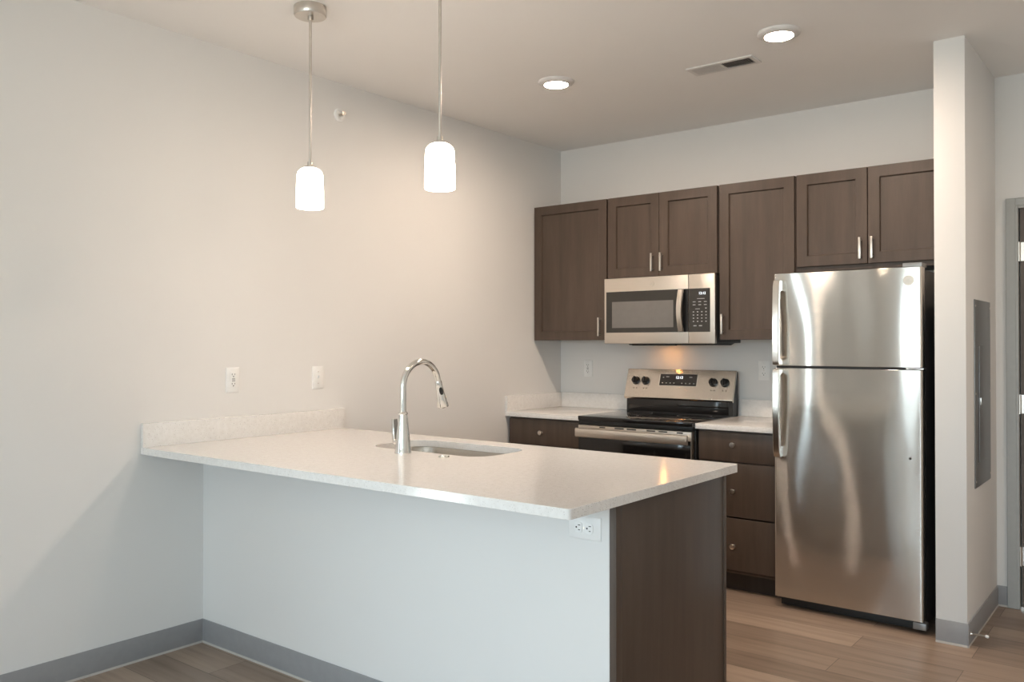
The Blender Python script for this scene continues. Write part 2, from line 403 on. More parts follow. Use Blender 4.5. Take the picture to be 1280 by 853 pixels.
# ------------------------------------------------------------------ cabinet helpers
def shaker(name, x0, x1, z0, z1, yf, parent, label=None, th=0.019, fw=0.058, mat='wood'):
    # five-piece door front facing -y, front face at yf
    mb = MB(); bm = mb.bm; rec = 0.0125; s = 0.004
    def ring(ix, y): return [bm.verts.new(p) for p in ((x0 + ix, y, z0 + ix), (x1 - ix, y, z0 + ix), (x1 - ix, y, z1 - ix), (x0 + ix, y, z1 - ix))]
    rs = [ring(0, yf + th), ring(0, yf + 0.0015), ring(0.0015, yf), ring(fw, yf), ring(fw + 0.0015, yf + 0.002), ring(fw + s, yf + rec)]
    bm.faces.new(rs[0])
    for p, q in zip(rs, rs[1:]):
        for k in range(4): bm.faces.new((p[k], p[(k + 1) % 4], q[(k + 1) % 4], q[k]))
    bm.faces.new(rs[-1])
    o = mb.build(name, mat, parent)
    if label: o['label'] = label
    return o
def pull(x, z0, z1, yf, parent):
    mb = MB()
    mb.box(x - 0.006, x + 0.006, yf - 0.034, yf - 0.024, z0, z1, bev=0.002)
    for z in (z0 + 0.012, z1 - 0.012): mb.tube([(x, yf - 0.026, z), (x, yf, z)], 0.0045, 10)
    return mb.build('handle', 'nickel', parent)
def knob(x, z, yf, parent):
    return MB().lathe((x, yf, z), [(0, 0), (0.009, 0), (0.006, 0.006), (0.006, 0.014), (0.013, 0.019), (0.0155, 0.024), (0.013, 0.028), (0, 0.0295)], 24, (0, -1, 0)).build('knob', 'nickel', parent)

YD = -0.335; TH = 0.019; CBF = YD + TH + 0.001      # door face, carcass front
Z2 = 2.3016; CB = 1.389
XA, XB, XC, XE = 0.5974, 1.3661, 1.8264, 2.60
def carcass(parent, x0, x1, z0, z1, yf, yb=-0.001):
    # open-front box with face frame
    mb = MB()
    mb.box(x0, x0 + 0.016, yf, yb, z0, z1); mb.box(x1 - 0.016, x1, yf, yb, z0, z1)
    mb.box(x0 + 0.016, x1 - 0.016, yf, yb, z0, z0 + 0.016); mb.box(x0 + 0.016, x1 - 0.016, yf, yb, z1 - 0.016, z1)
    mb.box(x0 + 0.016, x1 - 0.016, yb - 0.008, yb, z0 + 0.016, z1 - 0.016)
    mb.box(x0 + 0.016, x0 + 0.04, yf, yf + 0.018, z0 + 0.016, z1 - 0.016); mb.box(x1 - 0.04, x1 - 0.016, yf, yf + 0.018, z0 + 0.016, z1 - 0.016)
    mb.box(x0 + 0.04, x1 - 0.04, yf, yf + 0.018, z0 + 0.016, z0 + 0.04); mb.box(x0 + 0.04, x1 - 0.04, yf, yf + 0.018, z1 - 0.04, z1 - 0.016)
    return mb.build('cabinet_box', 'wood', parent)

g = 0.0035
c = thing('wall_cabinet', (0.3, -0.16, CB), 'tall dark brown single-door wall cabinet in the corner, left of the microwave', 'cabinet', 'dark wall cabinets')
carcass(c, 0.001, XA - 0.001, CB, Z2, CBF)
dd = shaker('door', 0.010, XA - g - 0.002, CB - 0.004, Z2, YD, c); pull(0.548, 1.412, 1.532, YD, dd)
c = thing('wall_cabinet', (0.98, -0.16, 1.781), 'short dark brown two-door wall cabinet directly above the microwave', 'cabinet', 'dark wall cabinets')
carcass(c, XA + 0.001, XB - 0.001, 1.781, Z2, CBF)
dd = shaker('door', XA + g + 0.004, 0.9725, 1.783, Z2, YD, c); pull(0.934, 1.812, 1.925, YD, dd)
dd = shaker('door', 0.9760, XB - g - 0.004, 1.783, Z2, YD, c); pull(0.996, 1.812, 1.925, YD, dd)
c = thing('wall_cabinet', (1.6, -0.16, CB), 'tall dark brown single-door wall cabinet between microwave and refrigerator', 'cabinet', 'dark wall cabinets')
carcass(c, XB + 0.001, XC - 0.001, CB, Z2, CBF)
dd = shaker('door', XB + g + 0.004, XC - g - 0.002, CB - 0.004, Z2, YD, c); pull(1.398, 1.418, 1.536, YD, dd)
c = thing('wall_cabinet', (2.2, -0.16, 1.76), 'dark brown two-door wall cabinet above the refrigerator, right end of the row', 'cabinet', 'dark wall cabinets')
carcass(c, XC + 0.001, XE, 1.762, Z2, CBF)
dd = shaker('door', XC + g + 0.004, 2.2115, 1.788, Z2, YD, c); pull(2.180, 1.812, 1.927, YD, dd)
dd = shaker('door', 2.2155, XE - g, 1.788, Z2, YD, c); pull(2.240, 1.812, 1.927, YD, dd)
bx('filler_strip', 'wood', c, XE, CX0 - 0.001, CBF, CBF + 0.02, 1.762, Z2)

# base cabinets along the back wall
YB = -0.628; BF = YB + TH + 0.001
def base_box(parent, x0, x1):
    mb = MB()
    mb.box(x0, x0 + 0.016, BF, -0.001, 0.1, 0.8835); mb.box(x1 - 0.016, x1, BF, -0.001, 0.1, 0.8835)
    mb.box(x0 + 0.016, x1 - 0.016, BF, -0.001, 0.1, 0.116); mb.box(x0 + 0.016, x1 - 0.016, -0.01, -0.001, 0.116, 0.8835)
    mb.box(x0 + 0.016, x1 - 0.016, BF, BF + 0.018, 0.116, 0.15); mb.box(x0 + 0.016, x1 - 0.016, BF, BF + 0.018, 0.845, 0.8835)
    mb.box(x0 + 0.016, x0 + 0.045, BF, BF + 0.018, 0.15, 0.845); mb.box(x1 - 0.045, x1 - 0.016, BF, BF + 0.018, 0.15, 0.845)
    mb.box(x0 + 0.045, x1 - 0.045, BF, BF + 0.018, 0.69, 0.72)
    o = mb.build('cabinet_box', 'wood', parent)
    bx('toe_kick', 'carcass', parent, x0, x1, -0.56, -0.545, 0.0, 0.1)
    return o
c = thing('base_cabinet', (0.3, -0.3, 0), 'dark brown base cabinet with one knobbed drawer in the corner, left of the range', 'cabinet', 'dark base cabinets')
base_box(c, 0.016, 0.592)
dd = bx('drawer', 'wood', c, 0.024, 0.588, YB, BF - 0.001, 0.712, 0.872, bev=0.0015); knob(0.287, 0.791, YB, dd)
dd = shaker('door', 0.024, 0.588, 0.122, 0.704, YB, c); knob(0.54, 0.66, YB, dd)
c = thing('base_cabinet', (1.6, -0.3, 0), 'dark brown base cabinet with three knobbed drawers, between range and refrigerator', 'cabinet', 'dark base cabinets')
base_box(c, 1.372, 1.826)
for z0, z1, zk in ((0.714, 0.872, 0.812 - 0.005), (0.413, 0.706, 0.553), (0.122, 0.404, 0.253)):
    dd = bx('drawer', 'wood', c, 1.380, 1.820, YB, BF - 0.001, z0, z1, bev=0.0015); knob(1.588, zk, YB, dd)

# ------------------------------------------------------------------ counters on the back wall
YO = -0.6465; ZT = 0.914; ZU = 0.884; ZS = 1.0165
def slab(name, label, cat, *a, bev=0.003): return tag(bx(name, 'quartz', None, *a, bev=bev), label, cat)
slab('countertop', 'small white speckled quartz countertop in the corner, left of the range', 'countertop', 0.0005, 0.5955, YO, -0.0005, ZU, ZT)
slab('countertop', 'small white speckled quartz countertop between the range and the refrigerator', 'countertop', 1.3665, 1.838, YO, -0.0005, ZU, ZT)
slab('backsplash', 'low white quartz backsplash strip on the back wall, left of the range', 'backsplash', 0.0205, 0.5955, -0.0205, -0.0005, ZT, ZS, bev=0.0015)
slab('backsplash', 'low white quartz backsplash strip on the left wall in the far corner', 'backsplash', 0.0005, 0.0200, YO, -0.0005, ZT, ZS, bev=0.0015)
slab('backsplash', 'low white quartz backsplash strip between the range and the refrigerator', 'backsplash', 1.3665, 1.838, -0.0205, -0.0005, ZT, ZS, bev=0.0015)

# ------------------------------------------------------------------ peninsula
YP, YPB, XP = -3.1552, -2.0469, 2.2264
pc = thing('peninsula_cabinet', (1.0, -2.4, 0), 'dark brown peninsula cabinet with plain end panel under the large quartz counter', 'cabinet')
bx('end_panel', 'wood', pc, PX + 0.0005, 2.1855, PW0, YPB - 0.045, 0.0, 0.8835, bev=0.001)
bx('corner_strip', 'wood', pc, 2.1856, 2.1895, PW0, PW0 + 0.036, 0.0, 0.8835, bev=0.001)
bx('corner_strip', 'wood', pc, 2.160, 2.1885, YPB - 0.044, YPB - 0.024, 0.1, 0.8835, bev=0.001)
mb = MB(); Y0, Y1 = PW1 + 0.001, YPB - 0.046
for x in (0.001, 0.60, 1.52, PX - 0.018): mb.box(x, x + 0.016, Y0, Y1, 0.1, 0.8835)
mb.box(0.017, PX - 0.018, Y0, Y1, 0.1, 0.116); mb.box(0.017, PX - 0.018, Y0, Y0 + 0.008, 0.116, 0.8835)
mb.box(0.017, PX - 0.018, Y1 - 0.018, Y1, 0.85, 0.8835)
mb.build('cabinet_box', 'wood', pc)
bx('toe_kick', 'carcass', pc, 0.001, PX - 0.002, Y1 - 0.08, Y1 - 0.065, 0.0, 0.1)
for x0, x1 in ((0.02, 0.60), (0.61, 1.06), (1.065, 1.52), (1.53, 2.155)):
    dd = bx('door', 'wood', pc, x0, x1, Y1 + 0.001, Y1 + 0.02, 0.122, 0.872, bev=0.002)
    pl = MB().box(x1 - 0.05, x1 - 0.038, Y1 + 0.044, Y1 + 0.054, 0.72, 0.84, bev=0.002)
    for z in (0.732, 0.828): pl.tube([(x1 - 0.044, Y1 + 0.046, z), (x1 - 0.044, Y1 + 0.02, z)], 0.0045, 10)
    pl.build('handle', 'nickel', dd)

SX0, SX1, SY0, SY1, SR = 0.715, 1.365, -2.515, -2.175, 0.10
PEN = ('large white speckled quartz countertop of the peninsula, with the sink cut into it', 'countertop')
outer = []
outer += [(0.0005, YP), ]
for k in range(5): t = R(-90 + 90 * k / 4); outer.append((XP - 0.012 + 0.012 * math.cos(t), YP + 0.012 + 0.012 * math.sin(t)))
for k in range(5): t = R(90 * k / 4); outer.append((XP - 0.012 + 0.012 * math.cos(t), YPB - 0.012 + 0.012 * math.sin(t)))
outer.append((0.0005, YPB))
tag(MB().slab_hole(outer, rrect(SX0, SX1, SY0, SY1, SR), ZU, ZT).build('countertop', 'quartz', None, 0.003), *PEN)
slab('backsplash', 'long low white quartz backsplash strip on the left wall behind the peninsula counter', 'backsplash', 0.0005, 0.0200, YP, -2.0376, ZT, ZS, bev=0.0015)

# sink under the cut-out
sk = thing('sink', (1.04, -2.345, 0.70), 'stainless undermount sink bowl set in the peninsula counter', 'sink')
mb = MB(); bm = mb.bm
loops = []
for (ins, z) in ((-0.02, 0.8832), (0.0, 0.8832), (0.004, 0.87), (0.012, 0.74), (0.03, 0.715), (0.07, 0.706), (0.13, 0.703)):
    loops.append([bm.verts.new((x, y, z)) for x, y in rrect(SX0 + ins, SX1 - ins, SY0 + ins, SY1 - ins, max(0.02, SR - ins * 0.5))])
for p, q in zip(loops, loops[1:]):
    n = len(p)
    for k in range(n): bm.faces.new((p[k], p[(k + 1) % n], q[(k + 1) % n], q[k]))
bm.faces.new(loops[-1])
o = mb.build('bowl', 'steel_sink', sk); md = o.modifiers.new('wall', 'SOLIDIFY'); md.thickness = 0.0012; md.offset = -1
MB().lathe((1.04, -2.345, 0.703), [(0, 0.0005), (0.03, 0.0005), (0.034, 0.003), (0.043, 0.0035), (0.046, 0.0), ], 32).build('drain', 'chrome', sk)

# hole cover beside the tap
tag(MB().lathe((1.235, -2.578, ZT), [(0, 0.003), (0.012, 0.003), (0.013, 0.0055), (0.020, 0.0055), (0.0225, 0.003), (0.0235, 0.0), (0, 0)], 32).build('hole_cover', 'chrome'),
    'small round chrome cap on the quartz between faucet and sink front edge', 'cap')

# tap
FX, FY = 1.03, -2.60
fc = thing('faucet', (FX, FY, ZT), 'tall chrome gooseneck pull-down kitchen faucet beside the peninsula sink', 'faucet')
MB().lathe((FX, FY, ZT), [(0, 0), (0.034, 0), (0.0345, 0.004), (0.0325, 0.009), (0.0305, 0.03), (0.0270, 0.07), (0.0220, 0.115), (0.0190, 0.150), (0.0180, 0.158), (0.0195, 0.160), (0.0195, 0.166), (0.0150, 0.170), (0, 0.170)], 40).build('faucet_body', 'chrome', fc)
pts = [(FX, FY, ZT + 0.165), (FX, FY, 1.12), (FX, FY, 1.18)]; rc = 0.105
for k in range(1, 25):
    t = R(180 - 7.0 * k); pts.append((FX, FY + rc + rc * math.cos(t), 1.18 + rc * math.sin(t)))
MB().tube(pts, 0.0132, 20).build('spout', 'chrome', fc)
e0 = Vector(pts[-1]); dn = (Vector(pts[-1]) - Vector(pts[-2])).normalized()
hp = [e0 + dn * s for s in (0.0, 0.004, 0.02, 0.05, 0.08, 0.112, 0.116)]
sh = MB().tube(hp, [0.0135, 0.015, 0.0155, 0.0175, 0.0215, 0.0255, 0.0245], 28).build('spray_head', 'chrome', fc)
# dark button on the head's near side
bc = e0 + dn * 0.05 + Vector((0.0175, 0.004, 0)); 
bn = Vector((1, -0.55, 0.1)).normalized(); bc = e0 + dn * 0.046 + bn * 0.0165
mb = MB().lathe(bc, [(0, 0.0035), (0.0065, 0.003), (0.009, 0.0)], 20, bn)
for v in mb.bm.verts: v.co = bc + (v.co - bc) + dn * ((v.co - bc).dot(dn) * 1.1)
mb.build('spray_button', 'black', sh)
tp = e0 + dn * 0.1162
MB().lathe(tp, [(0, 0.001), (0.019, 0.001), (0.0195, -0.001)], 24, dn).build('aerator', 'slot', sh)
mb = MB().tube([(FX - 0.015, FY, ZT + 0.045), (FX - 0.05, FY, ZT + 0.045), (FX - 0.052, FY, ZT + 0.045)], [0.0125, 0.0125, 0.011], 20)
mb.prism([(FX - 0.050, ZT + 0.040), (FX - 0.036, ZT + 0.040), (FX - 0.040, ZT + 0.075), (FX - 0.044, ZT + 0.138), (FX - 0.055, ZT + 0.138), (FX - 0.054, ZT + 0.075)], 'y', FY - 0.0125, FY + 0.0125)
mb.build('lever', 'chrome', fc, 0.0015)

# ------------------------------------------------------------------ range
RX0, RX1 = 0.600, 1.3625
RF = -0.665
rg = thing('range', (0.98, -0.35, 0), 'stainless and black freestanding electric range below the microwave', 'stove')
bx('oven_body', 'body', rg, RX0, RX1, RF + 0.035, -0.03, 0.03, 0.893, bev=0.002)
bx('cooktop', 'glass_black', rg, RX0 - 0.0015, RX1 + 0.0015, RF - 0.012, -0.115, 0.8935, 0.919, bev=0.003)
ckt = kids(rg)[-1]
for cx_, cy_, rr in ((0.79, -0.50, 0.115), (1.17, -0.50, 0.09), (0.79, -0.25, 0.08), (1.17, -0.25, 0.105)):
    mb = MB(); mb.lathe((cx_, cy_, 0.9192), [(rr - 0.002, 0), (rr - 0.002, 0.0002), (rr, 0.0002), (rr, 0)], 64).build('burner_ring', 'darkmark', rg)
bx('front_band', 'black', rg, RX0, RX1, RF - 0.006, RF + 0.034, 0.868, 0.893, bev=0.002)
od = bx('oven_door', 'glass_black', rg, RX0 + 0.002, RX1 - 0.002, RF - 0.012, RF + 0.030, 0.20, 0.812, bev=0.003)
ot = bx('door_top_trim', 'steel', od, RX0 + 0.002, RX1 - 0.002, RF - 0.013, RF + 0.030, 0.8125, 0.864, bev=0.002)
bx('oven_window', 'glass_black', od, RX0 + 0.12, RX1 - 0.12, RF - 0.0130, RF - 0.0121, 0.36, 0.68)
bx('edge_trim', 'steel', od, RX1 - 0.006, RX1 - 0.0015, RF - 0.0135, RF + 0.02, 0.20, 0.812)
for x0, w in ((0.155, 0.040), (0.262, 0.062), (0.345, 0.062), (0.478, 0.055), (0.555, 0.055), (0.67, 0.038)):
    bx('vent_slot', 'slot', od, RX0 + x0, RX0 + x0 + w, RF - 0.0145, RF - 0.0131, 0.853, 0.8605)
# flat bar handle with end posts
mb = MB(); n = 24; bm = mb.bm; rings = []
hx0, hx1 = RX0 + 0.002, RX1 - 0.012
prof = [(-0.044, 0.793), (-0.049, 0.796), (-0.051, 0.803), (-0.0505, 0.838), (-0.048, 0.845), (-0.041, 0.848), (-0.036, 0.843), (-0.036, 0.797)]
mb.prism([(RF + y, z) for y, z in prof], 'x', hx0, hx1)
for x in (hx0 + 0.004, hx1 - 0.028): mb.box(x, x + 0.024, RF - 0.045, RF - 0.012, 0.815, 0.840, bev=0.002)
mb.build('handle', 'steel', od)
bx('storage_drawer', 'black', rg, RX0 + 0.002, RX1 - 0.002, RF - 0.010, RF + 0.030, 0.045, 0.194, bev=0.003)
for x in (RX0 + 0.05, RX1 - 0.05):
    for y in (-0.58, -0.1): MB().lathe((x, y, 0), [(0, 0), (0.018, 0), (0.018, 0.006), (0.008, 0.008), (0.008, 0.031), (0, 0.031)], 20).build('foot', 'blackmatte', rg)
# backguard: black riser and leaning stainless control panel
mb = MB(); mb.prism([(-0.030, 0.90), (-0.115, 0.90), (-0.112, 1.02), (-0.062, 1.188), (-0.030, 1.188)], 'x', RX0 + 0.012, RX1 - 0.006)
mb.build('backguard', 'black', rg, 0.002)
bx('riser_panel', 'glass_black', rg, RX0 + 0.03, RX1 - 0.03, -0.1175, -0.1152, 0.921, 1.006, bev=0.001)
P0 = Vector((0, -0.122, 1.000)); P1 = Vector((0, -0.066, 1.192)); PN = Vector((0, -(P1.z - P0.z), P1.y - P0.y)).normalized(); PU = (P1 - P0).normalized()
mb = MB(); mb.prism([(-0.112, 0.998), (-0.120, 1.001), (-0.127, 1.012), (-0.068, 1.195), (-0.060, 1.195), (-0.060, 1.180)], 'x', RX0 - 0.001, RX1 + 0.001)
cp = mb.build('control_panel', 'steel_panel', rg, 0.002)
CP0 = Vector((0, -0.127, 1.012)); CPU = Vector((0, 0.059, 0.183)).normalized(); CPN = Vector((0, -0.183, 0.059)).normalized()
def onp(x, s, h=0.0): return Vector((x, 0, 0)) + CP0 + CPU * s + CPN * h
def pbox(x0, x1, s0, s1, h0, h1):
    mb = MB(); vs = [mb.bm.verts.new(onp(x, s, h)) for x in (x0, x1) for s in (s0, s1) for h in (h0, h1)]
    for f_ in ((0, 1, 3, 2), (4, 6, 7, 5), (0, 4, 5, 1), (2, 3, 7, 6), (0, 2, 6, 4), (1, 5, 7, 3)): mb.bm.faces.new([vs[i] for i in f_])
    return mb
dsp = pbox(0.842, 1.115, 0.080, 0.165, 0.0, 0.0012).build('display_bezel', 'steel_bright', cp)
dsp = pbox(0.848, 1.109, 0.084, 0.161, 0.0012, 0.002).build('display', 'glass_black', cp)
mb = MB()
for i in range(9):
    if i == 4: continue
    x = 0.870 + i * 0.0275
    m2 = pbox(x - 0.005, x + 0.005, 0.098, 0.104, 0.002, 0.0023)
    me = bpy.data.meshes.new('t'); m2.bm.to_mesh(me); mb.bm.from_mesh(me); bpy.data.meshes.remove(me)
for x0, x1, s in ((0.868, 0.876, 0.135), (0.892, 0.912, 0.139), (1.055, 1.075, 0.139)):
    m2 = pbox(x0, x1, s, s + 0.006, 0.002, 0.0023)
    me = bpy.data.meshes.new('t'); m2.bm.to_mesh(me); mb.bm.from_mesh(me); bpy.data.meshes.remove(me)
mb.build('key_legends', 'mark', cp)
t = text_mesh('clock_digits', '12:12', 0.024, 'digits', cp, (0, 0, 0))
for v in t.data.vertices:
    p = v.co + ORG[cp.name]; q = onp(0.985 + p.x, 0.138 + p.z, 0.0024 + max(0, -p.y)); v.co = q - ORG[cp.name]
for kx in (0.672, 0.745, 1.222, 1.300):
    cc = onp(kx, 0.112)
    k_ = MB().lathe(cc, [(0, 0.030), (0.017, 0.030), (0.021, 0.026), (0.023, 0.006), (0.027, 0.004), (0.028, 0.0), (0, 0)], 32, CPN)
    kb = k_.build('burner_knob', 'black', cp)
    mb = MB(); d_ = CPU
    vs = [mb.bm.verts.new(cc + Vector((sx * 0.005, 0, 0)) + d_ * su + CPN * h) for sx in (-1, 1) for su in (-0.020, 0.021) for h in (0.028, 0.037)]
    for f_ in ((0, 1, 3, 2), (4, 6, 7, 5), (0, 4, 5, 1), (2, 3, 7, 6), (0, 2, 6, 4), (1, 5, 7, 3)): mb.bm.faces.new([vs[i] for i in f_])
    mb.build('grip', 'glass_black', kb, 0.001)
    mk = MB()
    for dx in (-0.012, 0.010):
        m2 = pbox(kx + dx, kx + dx + 0.006, 0.058, 0.064, 0.0, 0.0004); me = bpy.data.meshes.new('t'); m2.bm.to_mesh(me); mk.bm.from_mesh(me); bpy.data.meshes.remove(me)
    mk.build('knob_legend', 'darkmark', cp)

# ------------------------------------------------------------------ microwave
MX0, MX1, MY, MZ0, MZ1 = 0.601, 1.3625, -0.374, 1.3624, 1.778
mw = thing('microwave', (0.98, -0.2, MZ0), 'stainless over-the-range microwave with black window and keypad', 'microwave')
bx('housing', 'body', mw, MX0 + 0.002, MX1 - 0.001, MY + 0.028, -0.001, MZ0 + 0.004, MZ1 - 0.004, bev=0.002)
md_ = bx('door', 'steel', mw, MX0, 1.192, MY, MY + 0.0275, MZ0, MZ1, bev=0.003)
bx('window_surround', 'window_black', md_, 0.6165, 1.129, MY - 0.002, MY - 0.0002, 1.432, 1.692)
bx('window_screen', 'window_grey', md_, 0.660, 1.093, MY - 0.0026, MY - 0.0021, 1.462, 1.628)
bx('door_edge', 'black', md_, 1.129, 1.192, MY - 0.002, MY - 0.0002, 1.432, 1.692)
mb = MB(); bm = mb.bm; secs = []
for k in range(13):
    u = k / 12; z = 1.436 + u * 0.252; bow = 0.014 + 0.026 * math.sin(PI * u); w_ = 0.019
    xc_ = 1.150
    secs.append([bm.verts.new(p) for p in ((xc_ - w_, MY - bow, z), (xc_ - w_ * 0.8, MY - bow - 0.008, z), (xc_ + w_ * 0.8, MY - bow - 0.008, z), (xc_ + w_, MY - bow, z), (xc_ + w_ * 0.8, MY - bow + 0.006, z), (xc_ - w_ * 0.8, MY - bow + 0.006, z))])
for p, q in zip(secs, secs[1:]):
    for k in range(6): bm.faces.new((p[k], p[(k + 1) % 6], q[(k + 1) % 6], q[k]))
bm.faces.new(secs[0]); bm.faces.new(secs[-1])
mb.box(1.138, 1.162, MY - 0.016, MY - 0.002, 1.437, 1.455); mb.box(1.138, 1.162, MY - 0.016, MY - 0.002, 1.669, 1.687)
mb.build('handle', 'steel', md_)
cpn = bx('keypad_panel', 'steel', mw, 1.1945, MX1, MY, MY + 0.0275, MZ0, MZ1, bev=0.003)
bx('keypad', 'window_black', cpn, 1.1950, 1.333, MY - 0.002, MY - 0.0002, 1.432, 1.692)
mk = MB()
for r_, zz in enumerate((1.552, 1.533, 1.514, 1.495)):
    for c_ in range(4): mk.box(1.222 + c_ * 0.027, 1.231 + c_ * 0.027, MY - 0.0024, MY - 0.0021, zz - 0.003, zz + 0.003)
for zz in (1.612, 1.594):
    for c_ in range(3): mk.box(1.222 + c_ * 0.036, 1.240 + c_ * 0.036, MY - 0.0024, MY - 0.0021, zz - 0.002, zz + 0.002)
mk.box(1.250, 1.298, MY - 0.0024, MY - 0.0021, 1.629, 1.632); mk.box(1.238, 1.268, MY - 0.0024, MY - 0.0021, 1.568, 1.571)
mk.box(1.302, 1.312, MY - 0.0024, MY - 0.0021, 1.570, 1.576)
for x in (1.226, 1.262): mk.box(x, x + 0.020, MY - 0.0024, MY - 0.0021, 1.466, 1.472)
mk.build('key_legends', 'mark', cpn)
text_mesh('clock_digits', '12:12', 0.021, 'digits', cpn, (1.283, MY - 0.0022, 1.662))
def badge(x, z, y, r, parent):
    b_ = MB().lathe((x, y, z), [(0, 0.0015), (r * 0.82, 0.0015), (r * 0.86, 0.0025), (r * 0.97, 0.0025), (r, 0.0015), (r, 0)], 40, (0, -1, 0)).build('round_badge', 'steel', parent)
    # monogram scrolls
    pts = [(x - r * 0.05 + r * 0.34 * math.cos(t), y - 0.002, z + r * 0.30 * math.sin(t)) for t in [R(40 + 24 * k) for k in range(13)]]
    m_ = MB().tube(pts, r * 0.05, 6)
    pts = [(x + r * 0.22 + r * 0.2 * math.cos(t), y - 0.002, z + r * 0.02 + r * 0.34 * math.sin(t)) for t in [R(60 + 24 * k) for k in range(11)]]
    m_.tube(pts, r * 0.05, 6); m_.tube([(x - r * 0.5, y - 0.002, z - r * 0.35), (x, y - 0.002, z), (x + r * 0.5, y - 0.002, z + r * 0.32)], r * 0.04, 6)
    m_.build('monogram', 'nickel', b_)
badge(0.945, 1.734, MY - 0.0001, 0.0155, md_)
# underside: pale sloped grease panels, black intake, warm cooktop lamp
mb = MB(); mb.prism([(-0.35, MZ0 + 0.003), (-0.33, MZ0 - 0.010), (-0.10, MZ0 - 0.010), (-0.05, MZ0 + 0.003)], 'x', MX0 + 0.16, MX1 - 0.02)
mb.build('underside_pan', 'body', mw)
bx('vent_intake', 'blackmatte', mw, 0.80, 1.10, -0.365, -0.34, MZ0 - 0.013, MZ0 + 0.003, bev=0.002)
bx('grease_filter', 'steel', mw, 0.78, 0.86, -0.30, -0.12, MZ0 - 0.0125, MZ0 - 0.0102)
bx('cooktop_lamp', 'hoodlamp', mw, 0.872, 0.904, -0.125, -0.103, MZ0 - 0.0125, MZ0 - 0.0102)

# ------------------------------------------------------------------ refrigerator
FX0, FX1, FYF = 1.854, 2.566, -0.73
fr = thing('refrigerator', (2.2, -0.4, 0), 'stainless top-freezer refrigerator between base cabinet and white partition', 'refrigerator')
bx('cabinet_shell', 'body', fr, FX0 + 0.002, FX1 - 0.002, FYF + 0.062, -0.06, 0.03, 1.712, bev=0.004)
def fdoor(name, z0, z1):
    mb = MB(); pr = []
    for x, s_ in ((FX0, -1), (FX1, 1)): pass
    r_ = 0.012; poly = [(FX0, FYF + 0.056)]
    for k in range(7): t = R(180 + 90 * k / 6); poly.append((FX0 + r_ + r_ * math.cos(t), FYF + r_ + r_ * math.sin(t)))
    for k in range(7): t = R(270 + 90 * k / 6); poly.append((FX1 - r_ + r_ * math.cos(t), FYF + r_ + r_ * math.sin(t)))
    poly.append((FX1, FYF + 0.056))
    mb.prism(poly, 'z', z0, z1)
    return mb.build(name, 'steel_door', fr, 0.0015)
fz = fdoor('freezer_door', 1.2475, 1.723); fd = fdoor('fresh_food_door', 0.056, 1.2355)
bx('door_gasket', 'blackmatte', fr, FX0 + 0.010, FX1 - 0.006, FYF + 0.014, FYF + 0.055, 1.236, 1.247)
def fhandle(z0, z1, par, top_attach):
    # bar offset from the door, thick foot at the far end, thin foot by the split line
    y = FYF; x0 = FX0 + 0.014; x1 = x0 + 0.034
    far, near = (z1, z0) if top_attach else (z0, z1); s_ = -1 if top_attach else 1
    poly = [(y - 0.0005, far), (y - 0.040, far), (y - 0.052, far + s_ * 0.03), (y - 0.062, (z0 + z1) / 2), (y - 0.060, near + s_ * -0.02), (y - 0.055, near), (y - 0.0005, near), (y - 0.0005, near - s_ * 0.02), (y - 0.038, near - s_ * 0.035), (y - 0.044, (z0 + z1) / 2), (y - 0.030, far + s_ * 0.06), (y - 0.0005, far + s_ * 0.055)]
    mb = MB(); mb.prism(poly, 'x', x0, x1)
    return mb.build('handle', 'steel_bright', par, 0.003)
fhandle(1.252, 1.688, fz, True); fhandle(0.778, 1.231, fd, False)
badge(2.508, 1.660, FYF - 0.0001, 0.024, fz)
MB().lathe((2.512, FYF, 0.818), [(0, 0.002), (0.005, 0.002), (0.006, 0)], 20, (0, -1, 0)).build('door_plug', 'body', fd)
bx('hinge_cover', 'panelgrey', fr, FX1 - 0.09, FX1 - 0.004, FYF + 0.02, FYF + 0.12, 1.7235, 1.745, bev=0.004)
bx('middle_hinge', 'steel_bright', fr, FX1 - 0.07, FX1 + 0.006, FYF - 0.004, FYF + 0.05, 1.2385, 1.2445, bev=0.001)
bx('hinge_bracket', 'panelgrey', fr, FX1 - 0.045, FX1 + 0.012, FYF - 0.002, FYF + 0.05, 0.020, 0.052, bev=0.003)
bx('kick_grille', 'blackmatte', fr, FX0 + 0.02, FX1 - 0.012, FYF + 0.045, FYF + 0.061, 0.008, 0.052, bev=0.002)
for x in (FX0 + 0.06, FX1 - 0.06):
    for y in (FYF + 0.09, -0.12): MB().tube([(x - 0.012, y, 0.018), (x + 0.012, y, 0.018)], 0.018, 20).build('roller', 'blackmatte', fr)

